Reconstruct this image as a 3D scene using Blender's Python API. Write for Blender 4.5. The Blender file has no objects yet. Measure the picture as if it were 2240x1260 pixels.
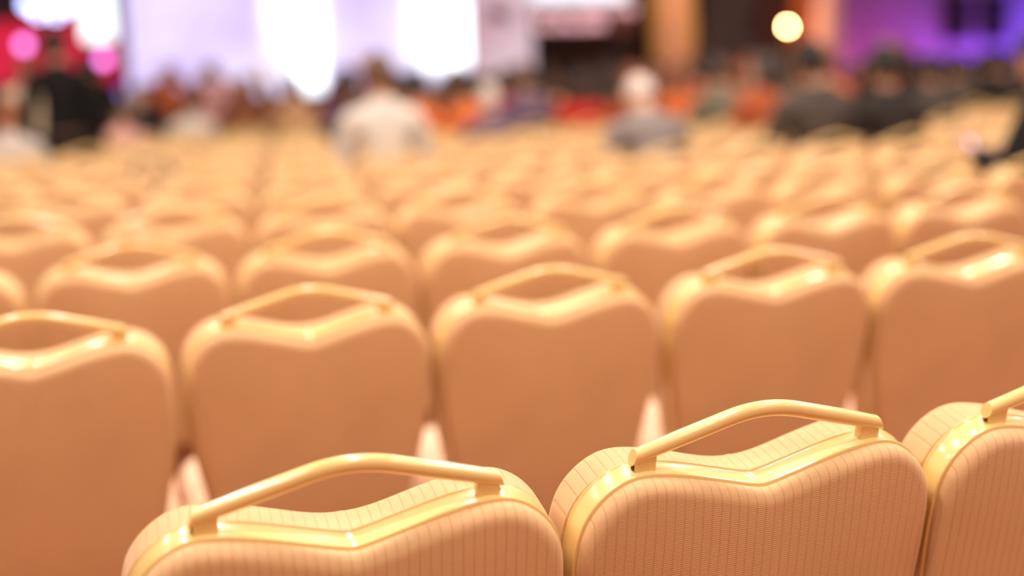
import bpy, bmesh, math, random
from mathutils import Vector, Matrix, Quaternion
random.seed(11)
S = bpy.context.scene
COL = S.collection
R = math.radians
TINY = 1e-9

# ------------------------------------------------------------------ camera
NZ = 0.81                                   # height of a chair back's dip above the floor
F_PX, PITCH, YAW, ROLL = 2700.0, 0.16934, 0.31108, -0.03346
CAM = Vector((-0.2119, -1.18231, 0.46448 + NZ))
_fw = Vector((math.sin(YAW) * math.cos(PITCH), math.cos(YAW) * math.cos(PITCH), -math.sin(PITCH)))
_r0 = Vector((math.cos(YAW), -math.sin(YAW), 0.0))
_u0 = _r0.cross(_fw)
_r = math.cos(ROLL) * _r0 + math.sin(ROLL) * _u0
_u = -math.sin(ROLL) * _r0 + math.cos(ROLL) * _u0
cd = bpy.data.cameras.new('camera')
cam = bpy.data.objects.new('camera', cd)
COL.objects.link(cam)
cam.matrix_world = Matrix(((_r.x, _u.x, -_fw.x, CAM.x), (_r.y, _u.y, -_fw.y, CAM.y), (_r.z, _u.z, -_fw.z, CAM.z), (0, 0, 0, 1)))
cd.sensor_width = 36.0
cd.lens = 36.0 * F_PX / 2240.0
cd.clip_start, cd.clip_end = 0.05, 120
cd.dof.use_dof = True
cd.dof.focus_distance = 1.38
cd.dof.aperture_fstop = 1.22
S.camera = cam

# ------------------------------------------------------------------ world, exposure, room lights
S.view_settings.view_transform = 'Standard'
S.view_settings.look = 'None'
S.view_settings.exposure = 0.0
S.view_settings.gamma = 1.0
S.view_settings.use_curve_mapping = False
wd = bpy.data.worlds.new('world')
S.world = wd
wd.use_nodes = True
wd.node_tree.nodes['Background'].inputs['Color'].default_value = (1.0, 0.72, 0.5, 1)
wd.node_tree.nodes['Background'].inputs['Strength'].default_value = 0.02
S.cycles.max_bounces = 6
S.cycles.diffuse_bounces = 4
S.cycles.glossy_bounces = 3
S.cycles.sample_clamp_indirect = 4.0
CEIL = 5.6
WALL_Y = 20.0
ROOM = (-13.0, 23.0, -8.0, WALL_Y)


def lamp(name, kind, loc, energy, color, rot=(0, 0, 0), **kw):
    d = bpy.data.lights.new(name, kind)
    d.energy, d.color = energy, color
    for k, v in kw.items():
        setattr(d, k, v)
    o = bpy.data.objects.new(name, d)
    o.location, o.rotation_euler = loc, rot
    COL.objects.link(o)
    return o


WARM = (1.0, 0.93, 0.82)
LIGHTS = []                                  # ceiling lamp positions: x, y, strength
for gx in (-4.6, -1.8, 1.0, 3.8, 6.6):
    for gy, gk in ((-4.5, .65), (-1.7, 1.08), (1.1, 1.25), (3.9, 1.25), (6.7, .85)):
        LIGHTS.append((gx, gy, gk))
for gx in (9.6, 12.6):
    for gy in (1.1, 4.8, 8.5):
        LIGHTS.append((gx, gy, 0.8))
for gx in (-3.0, 1.5, 6.0, 10.5):
    LIGHTS.append((gx, 10.2, 0.35))
LAMP_W = 69.0
for lx, ly, k in LIGHTS:
    lamp('ceiling_lamp_light', 'AREA', (lx, ly, CEIL - 0.09), LAMP_W * k, WARM, shape='DISK', size=0.34)


# ------------------------------------------------------------------ materials
def mat(name, color=(0.5, 0.5, 0.5), rough=0.5, metal=0.0, spec=0.5, coat=0.0, sheen=0.0, noise=None, emit=None, estr=0.0):
    m = bpy.data.materials.new(name)
    m.use_nodes = True
    nt = m.node_tree
    b = nt.nodes['Principled BSDF']
    b.inputs['Base Color'].default_value = (*color, 1)
    b.inputs['Roughness'].default_value = rough
    b.inputs['Metallic'].default_value = metal
    b.inputs['Specular IOR Level'].default_value = spec
    b.inputs['Coat Weight'].default_value = coat
    b.inputs['Coat Roughness'].default_value = 0.08
    b.inputs['Sheen Weight'].default_value = sheen
    if emit:
        b.inputs['Emission Color'].default_value = (*emit, 1)
        b.inputs['Emission Strength'].default_value = estr
    if noise:
        sc, amt, bump = noise
        tc = nt.nodes.new('ShaderNodeTexCoord')
        n = nt.nodes.new('ShaderNodeTexNoise')
        n.inputs['Scale'].default_value = sc
        n.inputs['Detail'].default_value = 4
        nt.links.new(tc.outputs['Object'], n.inputs['Vector'])
        mx = nt.nodes.new('ShaderNodeMix')
        mx.data_type = 'RGBA'
        mx.inputs[6].default_value = (*[c * (1 - amt) for c in color], 1)
        mx.inputs[7].default_value = (*[min(1, c * (1 + amt)) for c in color], 1)
        nt.links.new(n.outputs['Fac'], mx.inputs[0])
        nt.links.new(mx.outputs[2], b.inputs['Base Color'])
        if bump:
            bp = nt.nodes.new('ShaderNodeBump')
            bp.inputs['Strength'].default_value = bump
            bp.inputs['Distance'].default_value = 0.002
            nt.links.new(n.outputs['Fac'], bp.inputs['Height'])
            nt.links.new(bp.outputs['Normal'], b.inputs['Normal'])
    return m


def fabric(name, color):
    """peach ribbed upholstery: a stitched groove every 11.4 mm across, a fine weave along"""
    m = mat(name, color, 0.85, spec=0.2, sheen=0.35)
    nt = m.node_tree
    L = nt.links.new
    b = nt.nodes['Principled BSDF']
    b.inputs['Sheen Roughness'].default_value = 0.4
    b.inputs['Sheen Tint'].default_value = (1.0, 0.85, 0.7, 1)
    tc = nt.nodes.new('ShaderNodeTexCoord')
    sx = nt.nodes.new('ShaderNodeSeparateXYZ')
    L(tc.outputs['Object'], sx.inputs[0])

    def M(op, a, b_=None, c=None):
        n = nt.nodes.new('ShaderNodeMath')
        n.operation = op
        for i, v in enumerate((a, b_, c)):
            if v is None:
                continue
            if isinstance(v, (int, float)):
                n.inputs[i].default_value = v
            else:
                L(v, n.inputs[i])
        return n.outputs[0]
    wob = nt.nodes.new('ShaderNodeTexNoise')
    wob.inputs['Scale'].default_value = 9
    L(tc.outputs['Object'], wob.inputs['Vector'])
    x = M('ADD', sx.outputs[0], M('MULTIPLY', wob.outputs['Fac'], 0.002))
    ph = M('FRACT', M('MULTIPLY', x, 1 / 0.0114))
    d = M('ABSOLUTE', M('SUBTRACT', ph, 0.5))                 # 0 at the groove
    groove = nt.nodes.new('ShaderNodeMapRange')
    groove.interpolation_type = 'SMOOTHSTEP'
    groove.inputs[1].default_value = 0.0
    groove.inputs[2].default_value = 0.11
    groove.inputs[3].default_value = 1.0
    groove.inputs[4].default_value = 0.0
    L(d, groove.inputs[0])
    zy = M('ADD', sx.outputs[2], sx.outputs[1])
    weave = M('ABSOLUTE', M('SINE', M('MULTIPLY', zy, math.pi / 0.0022)))
    fuzz = nt.nodes.new('ShaderNodeTexNoise')
    fuzz.inputs['Scale'].default_value = 420
    fuzz.inputs['Detail'].default_value = 2
    L(tc.outputs['Object'], fuzz.inputs['Vector'])
    big = nt.nodes.new('ShaderNodeTexNoise')
    big.inputs['Scale'].default_value = 7
    L(tc.outputs['Object'], big.inputs['Vector'])
    h = M('SUBTRACT', M('ADD', M('MULTIPLY', weave, 0.25), M('MULTIPLY', fuzz.outputs['Fac'], 0.35)), groove.outputs[0])
    bp = nt.nodes.new('ShaderNodeBump')
    bp.inputs['Strength'].default_value = 0.55
    bp.inputs['Distance'].default_value = 0.0012
    L(h, bp.inputs['Height'])
    L(bp.outputs['Normal'], b.inputs['Normal'])
    mx = nt.nodes.new('ShaderNodeMix')
    mx.data_type = 'RGBA'
    mx.inputs[6].default_value = (*color, 1)
    mx.inputs[7].default_value = (color[0] * .62, color[1] * .50, color[2] * .42, 1)
    L(M('MULTIPLY', groove.outputs[0], 0.26), mx.inputs[0])
    m2 = nt.nodes.new('ShaderNodeMix')
    m2.data_type = 'RGBA'
    m2.blend_type = 'MULTIPLY'
    m2.inputs[0].default_value = 1.0
    L(mx.outputs[2], m2.inputs[6])
    cr = nt.nodes.new('ShaderNodeMapRange')
    cr.inputs[1].default_value = 0.25
    cr.inputs[2].default_value = 0.75
    cr.inputs[3].default_value = 0.9
    cr.inputs[4].default_value = 1.08
    L(M('ADD', M('MULTIPLY', big.outputs['Fac'], 0.6), M('MULTIPLY', fuzz.outputs['Fac'], 0.4)), cr.inputs[0])
    L(cr.outputs[0], m2.inputs[7])
    L(m2.outputs[2], b.inputs['Base Color'])
    return m


M_FAB = fabric('peach_ribbed_fabric', (0.70, 0.43, 0.225))
M_SEAT = fabric('seat_fabric', (0.80, 0.52, 0.36))
M_MET = mat('cream_enamel_metal', (0.83, 0.58, 0.235), 0.24, 0.0, 0.6, coat=0.5)
M_SCREW = mat('dark_recess', (0.08, 0.04, 0.02), 0.6)
M_RUBBER = mat('black_rubber', (0.02, 0.02, 0.02), 0.7)


# ------------------------------------------------------------------ helpers
def tag(o, label=None, cat=None, group=None, kind=None):
    if label:
        o['label'] = label
    if cat:
        o['category'] = cat
    if group:
        o['group'] = group
    if kind:
        o['kind'] = kind
    return o


def mesh_obj(name, verts, faces, m, parent=None, smooth=True):
    me = bpy.data.meshes.new(name)
    me.from_pydata([tuple(v) for v in verts], [], faces)
    if smooth:
        me.polygons.foreach_set('use_smooth', [True] * len(me.polygons))
    me.materials.append(m)
    me.update()
    o = bpy.data.objects.new(name, me)
    COL.objects.link(o)
    if parent:
        o.parent = parent
    return o


class MB:
    def __init__(s):
        s.v, s.f = [], []

    def add(s, vs, fs):
        n = len(s.v)
        s.v += [Vector(v) for v in vs]
        s.f += [tuple(i + n for i in f) for f in fs]

    def box(s, lo, hi, bev=0.0):
        bm = bmesh.new()
        bmesh.ops.create_cube(bm, size=1)
        for v in bm.verts:
            v.co = Vector([lo[i] + (v.co[i] + .5) * (hi[i] - lo[i]) for i in range(3)])
        if bev:
            bmesh.ops.bevel(bm, geom=bm.edges[:], offset=bev, segments=2, affect='EDGES')
        s.bm(bm)

    def bm(s, bm):
        bm.verts.index_update()
        s.add([v.co.copy() for v in bm.verts], [[v.index for v in f.verts] for f in bm.faces])
        bm.free()

    def tube(s, pts, rad, n=12, cap=True):
        pts = [Vector(p) for p in pts]
        rs = rad if isinstance(rad, (list, tuple)) else [rad] * len(pts)
        up = None
        rings = []
        for i, p in enumerate(pts):
            t = (pts[min(i + 1, len(pts) - 1)] - pts[max(i - 1, 0)]).normalized()
            if up is None:
                up = Vector((0, 0, 1)) if abs(t.z) < .9 else Vector((0, 1, 0))
            a = t.cross(up)
            if a.length < 1e-6:
                a = t.cross(Vector((1, 0, 0)))
            a.normalize()
            b = a.cross(t).normalized()
            up = b
            rings.append([p + (a * math.cos(2 * math.pi * k / n) + b * math.sin(2 * math.pi * k / n)) * rs[i] for k in range(n)])
        vs = [v for r in rings for v in r]
        fs = [(i * n + k, i * n + (k + 1) % n, (i + 1) * n + (k + 1) % n, (i + 1) * n + k) for i in range(len(pts) - 1) for k in range(n)]
        if cap:
            fs.append(tuple(range(n - 1, -1, -1)))
            fs.append(tuple((len(pts) - 1) * n + k for k in range(n)))
        s.add(vs, fs)

    def lathe(s, prof, n=24, c=(0, 0, 0), axis='Z'):
        vs = []
        for r, z in prof:
            for k in range(n):
                a = 2 * math.pi * k / n
                p = (r * math.cos(a), r * math.sin(a), z)
                if axis == 'Y':
                    p = (p[0], p[2], p[1])
                if axis == 'X':
                    p = (p[2], p[0], p[1])
                vs.append(Vector(p) + Vector(c))
        fs = [(i * n + k, i * n + (k + 1) % n, (i + 1) * n + (k + 1) % n, (i + 1) * n + k) for i in range(len(prof) - 1) for k in range(n)]
        fs += [tuple(range(n)), tuple((len(prof) - 1) * n + k for k in range(n))]
        s.add(vs, fs)

    def build(s, name, m, parent=None, smooth=True, kind=None):
        bm = bmesh.new()
        bv = [bm.verts.new(v) for v in s.v]
        for f in s.f:
            try:
                bm.faces.new([bv[i] for i in f])
            except ValueError:
                pass
        bmesh.ops.recalc_face_normals(bm, faces=bm.faces[:])
        me = bpy.data.meshes.new(name)
        bm.to_mesh(me)
        bm.free()
        if smooth:
            me.polygons.foreach_set('use_smooth', [True] * len(me.polygons))
            try:
                me.set_sharp_from_angle(angle=R(38))
            except Exception:
                pass
        me.materials.append(m)
        o = bpy.data.objects.new(name, me)
        COL.objects.link(o)
        if parent:
            o.parent = parent
        if kind:
            o['kind'] = kind
        return o


def empty(name, loc=(0, 0, 0), rz=0.0):
    o = bpy.data.objects.new(name, None)
    o.empty_display_size = 0.1
    o.location, o.rotation_euler = loc, (0, 0, rz)
    COL.objects.link(o)
    return o


KIDS = {}


def kids(o):
    return [c for c in bpy.data.objects if c.parent == o]


def copy_tree(o, parent=None, cache=None):
    c = o.copy()
    COL.objects.link(c)
    if parent:
        c.parent = parent
    if o.name not in KIDS:
        KIDS[o.name] = kids(o)
    for ch in KIDS[o.name]:
        copy_tree(ch, c)
    return c


# ------------------------------------------------------------------ the banquet chair
REC = R(12)
SR, CR = math.sin(REC), math.cos(REC)


def bp_(u, v, w):                            # back plane -> chair space (dip of the back at 0,0,NZ; +y forward)
    return Vector((u, -v * SR + w * CR, NZ + v * CR + w * SR))


HALF = [(0.0, 0.0028), (.013, .0050), (.03, .0096), (.06, .0182), (.09, .0266), (.12, .0333), (.146, .0362), (.168, .0333), (.188, .0230),
        (.206, .0060), (.219, -.0160), (.226, -.0450), (.2275, -.0800), (.2270, -.1250), (.2225, -.1900), (.2115, -.2550),
        (.1990, -.3200), (.1860, -.3750), (.1720, -.4150), (.1500, -.4400), (.1200, -.4520), (.0600, -.4560)]


def catmull(P, n, closed=True):
    out = []
    N = len(P)
    for i in range(N):
        p0, p1, p2, p3 = P[(i - 1) % N], P[i], P[(i + 1) % N], P[(i + 2) % N]
        for k in range(n):
            t = k / n
            out.append(tuple(.5 * ((2 * p1[j]) + (-p0[j] + p2[j]) * t + (2 * p0[j] - 5 * p1[j] + 4 * p2[j] - p3[j]) * t * t + (-p0[j] + 3 * p1[j] - 3 * p2[j] + p3[j]) * t ** 3) for j in range(2)))
    return out


_full = HALF + [(0.0, -.4570)] + [(-x, y) for x, y in HALF[:0:-1]]
OUT_HI = catmull(_full, 3)
OUT_LO = catmull(_full, 1)
FRONT_HI = [(x * 1.018, y - .007 * max(0, 1 - abs(x) / .3) + .006 * max(0, 1 - abs(x) / .05) ** 2) for x, y in OUT_HI]
FRONT_LO = [(x * 1.018, y - .007 * max(0, 1 - abs(x) / .3) + .006 * max(0, 1 - abs(x) / .05) ** 2) for x, y in OUT_LO]


def offset(P, d):
    """inset the closed clockwise outline by d (positive = inwards)"""
    N = len(P)
    res = []
    for i in range(N):
        a, b = Vector(P[(i - 1) % N]), Vector(P[(i + 1) % N])
        t = (b - a).normalized()
        res.append((P[i][0] + t.y * d, P[i][1] - t.x * d))
    return res


def pad(P, rings, face_w, bulge, nface=5, back_w=None):
    """rings: (inset, w) from the rim to the face; then a domed face converging on the centre"""
    c = (0.0, -.21)
    vs, fs = [], []
    N = len(P)
    allr = []
    for d, w in rings:
        allr.append([(x, y, w) for x, y in offset(P, d)])
    base = offset(P, rings[-1][0])
    sgn = 1 if face_w > rings[0][1] else -1
    for k in range(1, nface + 1):
        s_ = 1 - k / (nface + .35)
        allr.append([(c[0] + s_ * (x - c[0]), c[1] + s_ * (y - c[1]), face_w + sgn * bulge * (1 - s_ ** 2.6)) for x, y in base])
    for r in allr:
        vs += [bp_(*p) for p in r]
    for i in range(len(allr) - 1):
        for k in range(N):
            fs.append((i * N + k, i * N + (k + 1) % N, (i + 1) * N + (k + 1) % N, (i + 1) * N + k))
    fs.append(tuple((len(allr) - 1) * N + k for k in range(N)))
    fs.append(tuple(range(N - 1, -1, -1)))
    mb = MB()
    mb.add(vs, fs)
    return mb


def fillet(r, w0, w1, d0, n=5):
    """rim straight at inset d0 from w0, then quarter round to w1"""
    s_ = 1 if w1 > w0 else -1
    out = [(d0 + .004, w0), (d0, w0 + s_ * .003)]
    for k in range(n + 1):
        a = math.pi / 2 * k / n
        out.append((d0 + r * (1 - math.cos(a)), (w1 - s_ * r) + s_ * r * math.sin(a)))
    return out


def band(P, prof):
    N = len(P)
    n = len(prof)
    vs, fs = [], []
    offs = [offset(P, d) for d, w in prof]
    for i in range(N):
        for j, (d, w) in enumerate(prof):
            vs.append(bp_(offs[j][i][0], offs[j][i][1], w))
    for i in range(N):
        for j in range(n):
            a, b = i * n + j, i * n + (j + 1) % n
            c, d = ((i + 1) % N) * n + (j + 1) % n, ((i + 1) % N) * n + j
            fs.append((a, b, c, d))
    mb = MB()
    mb.add(vs, fs)
    return mb


BAND = [(.012, .000), (.0015, .000), (0, .001), (-.0003, .0025), (.0012, .0040), (.0016, .0055), (.0008, .0170), (.0016, .0290), (.0012, .0305), (-.0003, .032), (0, .0335), (.0015, .0345), (.012, .0345)]
HV, HW = .0500, .0175                          # handle end height in the back plane, its depth


def handle_pts():
    pts = []
    ue = .158
    sl = math.tan(R(15.8))
    apex = HV + ue * sl
    uc = .044
    n = 12
    pts.append((-ue, HV))
    pts.append((-(ue + uc) / 2, HV + (ue - uc) / 2 * sl))
    for k in range(n + 1):
        t = k / n
        # quadratic bend between the two straight arms
        p0, p1, p2 = (-uc, apex - uc * sl), (0, apex), (uc, apex - uc * sl)
        pts.append(tuple((1 - t) ** 2 * p0[j] + 2 * t * (1 - t) * p1[j] + t * t * p2[j] for j in range(2)))
    pts.append(((ue + uc) / 2, HV + (ue - uc) / 2 * sl))
    pts.append((ue, HV))
    return pts


def leg_mb(pts, r=.0125):
    m = MB()
    m.tube(pts, r, 12)
    return m


def make_chair(detail=2, name='banquet_chair'):
    """detail 2: every part; 1: the same parts as coarser meshes; origin on the floor under the back's dip"""
    P = OUT_HI if detail == 2 else OUT_LO
    root = empty(name)
    seg = 20 if detail == 2 else 10
    # rear pad
    rear = pad(P, fillet(.0165, .0015, -.022, .0030, 6 if detail == 2 else 3), -.022, .007)
    rear.build('rear_cushion', M_FAB, root)
    front = pad(FRONT_HI if detail == 2 else FRONT_LO, fillet(.022, .034, .093, .002, 6 if detail == 2 else 3), .093, .012)
    front.build('front_cushion', M_FAB, root)
    b = band(P, BAND if detail == 2 else BAND[::2])
    fr = b.build('back_frame', M_MET, root)
    # handle: a bent tube, ends cut upright
    h = MB()
    pts3 = [bp_(u, v, HW) for u, v in handle_pts()]
    h.tube(pts3, .0094, seg)
    ho = h.build('handle', M_MET, root)
    if detail == 2:                         # upright cuts on the two ends
        for v in ho.data.vertices:
            for sx in (-1, 1):
                if sx * v.co.x > .150:
                    q = v.co.z - pts3[0].z
                    v.co.x = sx * .158 + (-sx) * q * .32 if sx * v.co.x > .152 else v.co.x
        for sx in (-1, 1):
            br = MB()
            sl = math.tan(R(16.5))
            vs = []
            for u, top in ((.131, HV + .027 * sl - .004), (.156, HV - .003)):
                for w in (HW - .0075, HW + .0075):
                    vs.append(bp_(sx * u, top, w))
                    vs.append(bp_(sx * u, .0315 if u < .14 else .0335, w))
            br.add(vs, [(0, 1, 3, 2), (4, 6, 7, 5), (0, 4, 5, 1), (2, 3, 7, 6), (0, 2, 6, 4), (1, 5, 7, 3)])
            bo = br.build('handle_bracket', M_MET, root, smooth=False)
            md = bo.modifiers.new('soft', 'BEVEL')
            md.width, md.segments = .0022, 2
            sc = MB()
            c0 = bp_(sx * .157, .0375, HW)
            sc.lathe([(.0001, 0), (.0028, 0), (.0028, .002), (.0001, .0024)], 12, axis='X')
            for i, v in enumerate(sc.v):
                sc.v[i] = Vector((v.x * sx, v.y, v.z)) + c0 + Vector((-.0012 * sx, 0, 0))
            so = sc.build('screw', M_SCREW, bo)
    # seat: upholstered cushion on a frame
    st = MB()
    prof = []
    sw, y0, y1 = .230, .105, .51
    rn = 18 if detail == 2 else 8
    def sq(r_in, z):
        ring = []
        for cx, cy, a0 in ((sw, y1, 0), (-sw, y1, 90), (-sw, y0, 180), (sw, y0, 270)):
            rr = .075 if cy == y1 else .04
            ox, oy = cx - math.copysign(rr, cx), cy - (rr if cy == y1 else -rr)
            for k in range(rn // 3 + 1):
                a = R(a0 + 90 * k / (rn // 3))
                ring.append((ox + (rr - r_in) * math.cos(a), oy + (rr - r_in) * math.sin(a), z))
        return ring
    lv = [(.006, .405), (0, .412), (0, .445), (.006, .462), (.018, .472), (.036, .476)]
    rings = [sq(d, z) for d, z in lv]
    cx_, cy_ = 0, (y0 + y1) / 2
    for s_ in (.7, .35):
        rings.append([(cx_ + s_ * (x - cx_), cy_ + s_ * (y - cy_), .476 + .010 * (1 - s_ ** 2)) for x, y, z in rings[5]])
    n = len(rings[0])
    fs = [(i * n + k, i * n + (k + 1) % n, (i + 1) * n + (k + 1) % n, (i + 1) * n + k) for i in range(len(rings) - 1) for k in range(n)]
    fs += [tuple(range(n)), tuple((len(rings) - 1) * n + k for k in range(n))]
    st.add([v for r_ in rings for v in r_], fs)
    st.build('seat', M_SEAT, root)
    # seat frame: rails under the cushion and brackets to the back frame
    sf = MB()
    x = .205
    sf.tube([(-x, .10, .395), (-x, .47, .395), (-x + .03, .495, .395), (x - .03, .495, .395), (x, .47, .395), (x, .10, .395), (-x, .10, .395)], .011, 8)
    sf.build('seat_frame', M_MET, root)
    for sx in (-1, 1):
        a = bp_(sx * .186, -.36, .014)
        leg_mb([a, bp_(sx * .186, -.42, .014), (sx * .200, .075, .36), (sx * .205, .02, .18), (sx * .212, -.05, .012)], .0125).build('leg', M_MET, root)
        leg_mb([(sx * .200, .455, .40), (sx * .205, .47, .2), (sx * .212, .485, .012)], .0125).build('leg', M_MET, root)
    if detail == 2:
        KIDS.clear()
        for lg in [o for o in kids(root) if o.name.startswith('leg')]:
            zmin = min(lg.data.vertices, key=lambda v: v.co.z).co
            g = MB()
            g.lathe([(.0165, .0), (.0175, .004), (.0165, .024), (.0128, .026)], 12, c=(math.copysign(.212, zmin.x), -.05 if zmin.y < .2 else .485, 0))
            g.build('foot_glide', M_RUBBER, lg)
        stt = MB()
        stt.tube([(-.206, .035, .21), (.206, .035, .21)], .008, 8)
        stt.build('stretcher', M_MET, root)
    return root


# ------------------------------------------------------------------ people
def skin_mesh(name, nodes, edges, voxel, extra=None, smooth=2):
    """nodes {key: (co, radius)} joined by edges; a skin surface, fused and evened out into one continuous mesh"""
    keys = list(nodes)
    me = bpy.data.meshes.new(name)
    me.from_pydata([nodes[k][0] for k in keys], [(keys.index(a), keys.index(b)) for a, b in edges], [])
    o = bpy.data.objects.new(name, me)
    COL.objects.link(o)
    md = o.modifiers.new('skin', 'SKIN')
    md.branch_smoothing = .4
    for i, k in enumerate(keys):
        sv = me.skin_vertices[0].data[i]
        rr = nodes[k][1]
        sv.radius = rr if isinstance(rr, tuple) else (rr, rr)
        sv.use_root = (i == 0)
    ss = o.modifiers.new('sub', 'SUBSURF')
    ss.levels = 2
    dg = bpy.context.evaluated_depsgraph_get()
    m2 = bpy.data.meshes.new_from_object(o.evaluated_get(dg))
    bpy.data.objects.remove(o)
    bm = bmesh.new()
    bm.from_mesh(m2)
    if extra:
        for vs, fs in extra:
            bv = [bm.verts.new(v) for v in vs]
            for f in fs:
                try:
                    bm.faces.new([bv[i] for i in f])
                except ValueError:
                    pass
    bm.to_mesh(m2)
    bm.free()
    o = bpy.data.objects.new(name, m2)
    COL.objects.link(o)
    rm = o.modifiers.new('fuse', 'REMESH')
    rm.mode = 'VOXEL'
    rm.voxel_size = voxel
    sm = o.modifiers.new('even', 'SMOOTH')
    sm.iterations = smooth
    sm.factor = .5
    dg = bpy.context.evaluated_depsgraph_get()
    m3 = bpy.data.meshes.new_from_object(o.evaluated_get(dg))
    bpy.data.objects.remove(o)
    m3.polygons.foreach_set('use_smooth', [True] * len(m3.polygons))
    m3.name = name
    return m3


def head_mesh(c, rot, grow=1.0, part='skin'):
    """a head about 23 cm high looking along +y: skull, brow, nose, lips, chin and ears; or its hair"""
    bm = bmesh.new()
    bmesh.ops.create_uvsphere(bm, u_segments=36, v_segments=24, radius=1)
    for v in bm.verts:
        x, y, z = v.co
        X, Y, Z = x * .076, y * .097, z * .116
        if z < 0:                                        # jaw narrows, face stays forward
            X *= 1 - .34 * (-z) ** 1.3
            Y = Y * (1 - .30 * (-z)) + (.020 * (-z) if y > -.2 else .018 * (-z))
        if y > .2:
            Y += .004 * max(0, 1 - abs(z - .22) / .12) * (1 - abs(x))      # brow
            if abs(z - .05) < .1 and .18 < abs(x) < .55:
                Y -= .006                                                   # eye sockets
        v.co = Vector((X, Y, Z))
    parts = [bm]

    def ell(cx, cy, cz, rx, ry, rz, seg=12):
        b = bmesh.new()
        bmesh.ops.create_uvsphere(b, u_segments=seg, v_segments=8, radius=1)
        for v in b.verts:
            v.co = Vector((cx + v.co.x * rx, cy + v.co.y * ry, cz + v.co.z * rz))
        parts.append(b)
    if part == 'skin':
        ell(0, .098, -.016, .0135, .021, .022)           # nose
        ell(0, .094, .006, .009, .014, .030)
        ell(0, .086, -.054, .023, .011, .007)            # lips
        ell(0, .080, -.090, .024, .020, .018)            # chin
        for s_ in (-1, 1):
            ell(s_ * .078, -.004, -.004, .009, .020, .031)   # ears
    out = []
    M_ = Matrix.Translation(Vector(c)) @ rot.to_4x4() @ Matrix.Scale(grow, 4)
    for b in parts:
        b.verts.index_update()
        out.append(([M_ @ v.co for v in b.verts], [[v.index for v in f.verts] for f in b.faces]))
        b.free()
    return out


def hair_obj(c, rot, style, parent, m):
    """short: a cap over the skull; long: falls to the shoulders; bun: cap and a knot; fringe: a bald man's back fringe"""
    bm = bmesh.new()
    bmesh.ops.create_uvsphere(bm, u_segments=32, v_segments=22, radius=1)
    rnd = random.Random(5)
    kill = []
    for v in bm.verts:
        x, y, z = v.co
        line = -.45 + .95 * max(0, y + .15) if style != 'fringe' else -.5 + 1.2 * max(0, y + .3)
        if z < line or (y > .45 and z < .42) or (style == 'fringe' and z > .38):
            kill.append(v)
        g = 1.12 + .025 * math.sin(9 * x + 4 * z) * math.cos(7 * y) + .01 * rnd.random()
        X, Y, Z = x * .076 * g, y * .098 * g, z * .116 * g
        if z < 0:
            X *= 1 - .25 * (-z) ** 1.3
        v.co = Vector((X, Y, Z))
    bmesh.ops.delete(bm, geom=kill, context='VERTS')
    g = bmesh.ops.solidify(bm, geom=bm.faces[:], thickness=.006)
    mb = MB()
    mb.bm(bm)
    if style == 'long':
        n = 17
        vs, fs = [], []
        lay = [(.02, 1.12), (-.05, 1.16), (-.11, 1.15), (-.17, 1.12), (-.23, 1.0), (-.27, .72)]
        for z, k in lay:
            for t in (0, 1):
                for i in range(n):
                    a = R(175 + 190 * i / (n - 1))
                    kk = k * (1 if t == 0 else .84)
                    vs.append((.078 * kk * math.cos(a), .1 * kk * math.sin(a) - (.012 if z < -.1 else 0), z + (.004 if t else 0)))
        for li in range(len(lay) - 1):
            for t in (0, 1):
                b0, b1 = (li * 2 + t) * n, (li * 2 + 2 + t) * n
                for i in range(n - 1):
                    fs.append((b0 + i, b0 + i + 1, b1 + i + 1, b1 + i))
        for li in range(len(lay) - 1):
            for i in (0, n - 1):
                fs.append((li * 2 * n + i, (li * 2 + 1) * n + i, (li * 2 + 3) * n + i, (li * 2 + 2) * n + i))
        L = (len(lay) - 1) * 2 * n
        for i in range(n - 1):
            fs.append((L + i, L + i + 1, L + n + i + 1, L + n + i))
            fs.append((i, i + 1, n + i + 1, n + i))
        mb.add(vs, fs)
    if style == 'bun':
        b = bmesh.new()
        bmesh.ops.create_uvsphere(b, u_segments=16, v_segments=12, radius=.038)
        for v in b.verts:
            v.co += Vector((0, -.118, .055))
        mb.bm(b)
    M_ = Matrix.Translation(Vector(c)) @ rot.to_4x4()
    mb.v = [M_ @ v for v in mb.v]
    return mb.build('hair', m, parent)


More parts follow.
